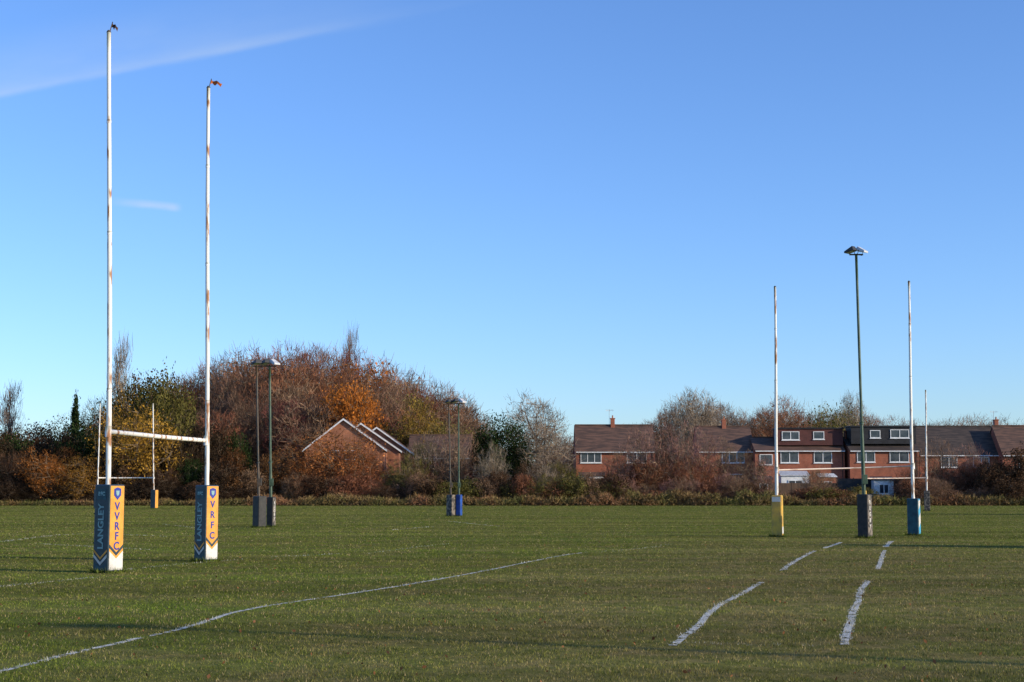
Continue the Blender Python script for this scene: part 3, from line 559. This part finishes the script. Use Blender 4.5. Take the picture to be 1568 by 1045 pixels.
def goal(pL,tL,pR,tR,vbL,vbR,r0,r1,pads,flags=False,cm=M_POST,cr_=0.9):
    bL=G(*pL); bR=G(*pR); T1=W(*tL,bL.y); T2=W(*tR,bR.y)
    mid=(bL+bR)/2; e=empty('rugby_goal',mid)
    b1=bL-mid; b2=bR-mid; t1=T1-mid; t2=T2-mid
    post(e,'left_post',b1,t1,r0,r1); post(e,'right_post',b2,t2,r0,r1)
    zl=W(pL[0],vbL,bL.y).z; zr=W(pR[0],vbR,bR.y).z
    cl=b1+(t1-b1)*(zl/t1.z); cr=b2+(t2-b2)*(zr/t2.z)
    tube('crossbar',[cl,cl+(cr-cl)*.5+Vector((0,0,-.01)),cr],[r0*cr_]*3,cm,e,16)
    for c in (cl,cr): tube('crossbar_bracket',[c+Vector((0,0,-.12)),c+Vector((0,0,.12))],[r0*1.25]*2,M_POST,e,16)
    for b,pd in zip((b1,b2),pads):
        if pd: pad(e,b,*pd)
    if flags:
        for t,mt,sz in ((t1,M_DKFLAG,0.13),(t2,M_ORFLAG,0.28)):
            tube('flag_stick',[t,t+Vector((0.06,0,0.24))],[0.012,0.01],M_DARKPOLE,e,6)
            V=[];n=7
            for i in range(n):
                s=i/(n-1); wv=0.03*math.sin(s*7)
                V+=[(t.x+0.05+s*sz,t.y+wv,t.z+0.22-s*0.10-0.02*math.sin(s*9)),(t.x+0.04+s*sz*0.9,t.y+wv+0.01,t.z+0.11-s*0.05+0.03*math.sin(s*11))]
            pyd('flag',V,[(2*i,2*i+2,2*i+3,2*i+1) for i in range(n-1)],mt,e)
    return e
R=math.radians
goal((165,877),(168,50),(315,860),(320,135),661,675,0.055,0.045,[(0.45,1.87,R(-31),M_NAVY,M_AMBER,'club'),(0.42,1.88,R(-38),M_NAVY,M_AMBER,'club2')],True)
goal((1191,822),(1186,440),(1400,820),(1391,432),720,714,0.065,0.045,[(0.38,1.58,R(-20),M_YELP,M_YELP,'yellow'),(0.44,1.45,R(-25),M_TEALP,M_SKYP,'blue')],cm=M_POSTR,cr_=0.42)
goal((149,779),(153,618),(236,779),(234,618),732,732,0.065,0.055,[(0.55,1.9,R(-40),M_NAVY,M_AMBER,None),(0.55,1.9,R(-20),M_NAVY,M_AMBER,None)])
goal((1322,784),(1318,600),(1420,783),(1417,598),733,732,0.07,0.06,[(0.55,1.8,R(-20),M_YELP,M_YELP,None),(0.5,1.8,R(-15),M_GREYP,M_YELP,None)],cm=M_POSTR,cr_=0.7)
# ------------------------------------------------------------ floodlights
def flood(base,top,pole,r0,r1,pd,s=1.0,heads=2):
    b=G(*base); t=W(*top,b.y); e=empty('floodlight_mast',b); t=t-b
    n=10; pts=[t*(i/n) for i in range(n+1)]
    tube('mast',pts,[r0+(r1-r0)*(0 if i<4 else 1) for i in range(n+1)],pole,e,14)
    for q in (0.4,): tube('mast_collar',[t*q-Vector((0,0,.05)),t*q+Vector((0,0,.05))],[r0*1.15]*2,pole,e,14)
    tube('crossarm',[t+Vector((-.26*s,0,-0.03)),t+Vector((.26*s,0,-0.03))],[0.03*s]*2,M_DARKPOLE,e,8)
    for k,(ox,rz,tl,mt) in enumerate(((-0.19,R(-135),R(18),M_LAMPD),(0.19,R(50),R(20),M_LAMP))[:heads] if heads==2 else ((0,R(-140),R(14),M_LAMPD),)):  # dark and pale housings: shaded and sunlit heads put into the colour
        h=empty('lamp_head',t+Vector((ox*s,0,0.15*s)),0); h.parent=e; h.rotation_euler=(tl,0,rz)
        a=0.17*s; V=[(-a,-.24*s,-.05*s),(a,-.24*s,-.05*s),(a,.18*s,-.09*s),(-a,.18*s,-.09*s),(-a*.95,-.22*s,.02*s),(a*.95,-.22*s,.02*s),(a*.6,.14*s,.10*s),(-a*.6,.14*s,.10*s)]
        o=pyd('housing',V,[(0,3,2,1),(4,5,6,7),(0,1,5,4),(1,2,6,5),(2,3,7,6),(3,0,4,7)],mt,h); bv=o.modifiers.new('b','BEVEL'); bv.width=0.015*s; bv.segments=2
        pyd('glass',[(-a*.85,-.20*s,-.066*s),(a*.85,-.20*s,-.066*s),(a*.85,.12*s,-.094*s),(-a*.85,.12*s,-.094*s)],[(0,3,2,1)],M_GLASSL,h)
        tube('bracket',[(-a*1.05,0,-.03*s),(-a*1.05,0,-.2*s),(a*1.05,0,-.2*s),(a*1.05,0,-.03*s)],[.013*s]*4,M_DARKPOLE,h,6)
    box('control_box',-.1,.1,-r0-.1,-r0,2.0,2.35,pole,e,0.01)
    if pd: pad(e,(0,0,0),*pd)
    return e
flood((1325,824),(1311,389),M_GREENPOLE,0.07,0.05,(0.42,1.62,R(-38),M_BLACKP,M_GREYP,'letters'),1.0)
flood((397,808),(393,560),M_DARKPOLE,0.06,0.045,(0.48,1.5,R(-42),M_BLACKP,M_BLACKP,None),1.1,1)
flood((415,807),(413,560),M_GREENPOLE,0.075,0.055,(0.34,1.45,R(-20),M_BLACKP,M_GREYP,'letters'),1.15)
flood((691,791),(687,618),M_DARKPOLE,0.06,0.045,(0.5,1.5,R(-38),M_GREYP,M_GREYP,None),1.1,1)
flood((703,791),(702,618),M_GREENPOLE,0.07,0.05,(0.34,1.5,R(-25),M_BLUEP,M_BLUEP,None),1.25)
# unseen mast and trees to the right, added so their long shadows cross the pitch
def off_flood(x,y,hh):
    e=empty('floodlight_mast',(x,y,0)); tube('mast',[(0,0,0),(0,0,hh*.4),(0,0,hh*.41),(0,0,hh)],[.12,.12,.09,.09],M_GREENPOLE,e,12)
    tube('crossarm',[(-.4,0,hh),(.4,0,hh)],[.03,.03],M_DARKPOLE,e,8)
    for ox in (-.3,.3): box('lamp_head',ox-.2,ox+.2,-.25,.2,hh+.03,hh+.2,M_LAMP,e,0.03)
off_flood(26,6.5,9)
def off_tree(kind,x,y,hh,wd,var=0):
    me,xs=TPL[kind][var]; o=obj({'bare':'bare_tree','conifer':'conifer_tree','leafy':'ivy_tree'}[kind],me,None,(x,y,0)); o.scale=(wd/xs,wd/xs,hh); o.rotation_euler=(0,0,x); o.color=(0.12,0.11,0.06,1)
off_tree('conifer',33,40.2,6.6,1.9)
for (x,y,hh,wd,v) in ((46,-3,11,8,2),(60,6,12,9,1),(62,60,9,6,0),(66,78,9,7,3)): off_tree('bare',x,y,hh,wd,v)
off_tree('conifer',60,70,9,3.0); off_tree('conifer',62,92,8,3.6); off_tree('conifer',62,104,9,3.5)
print('done')
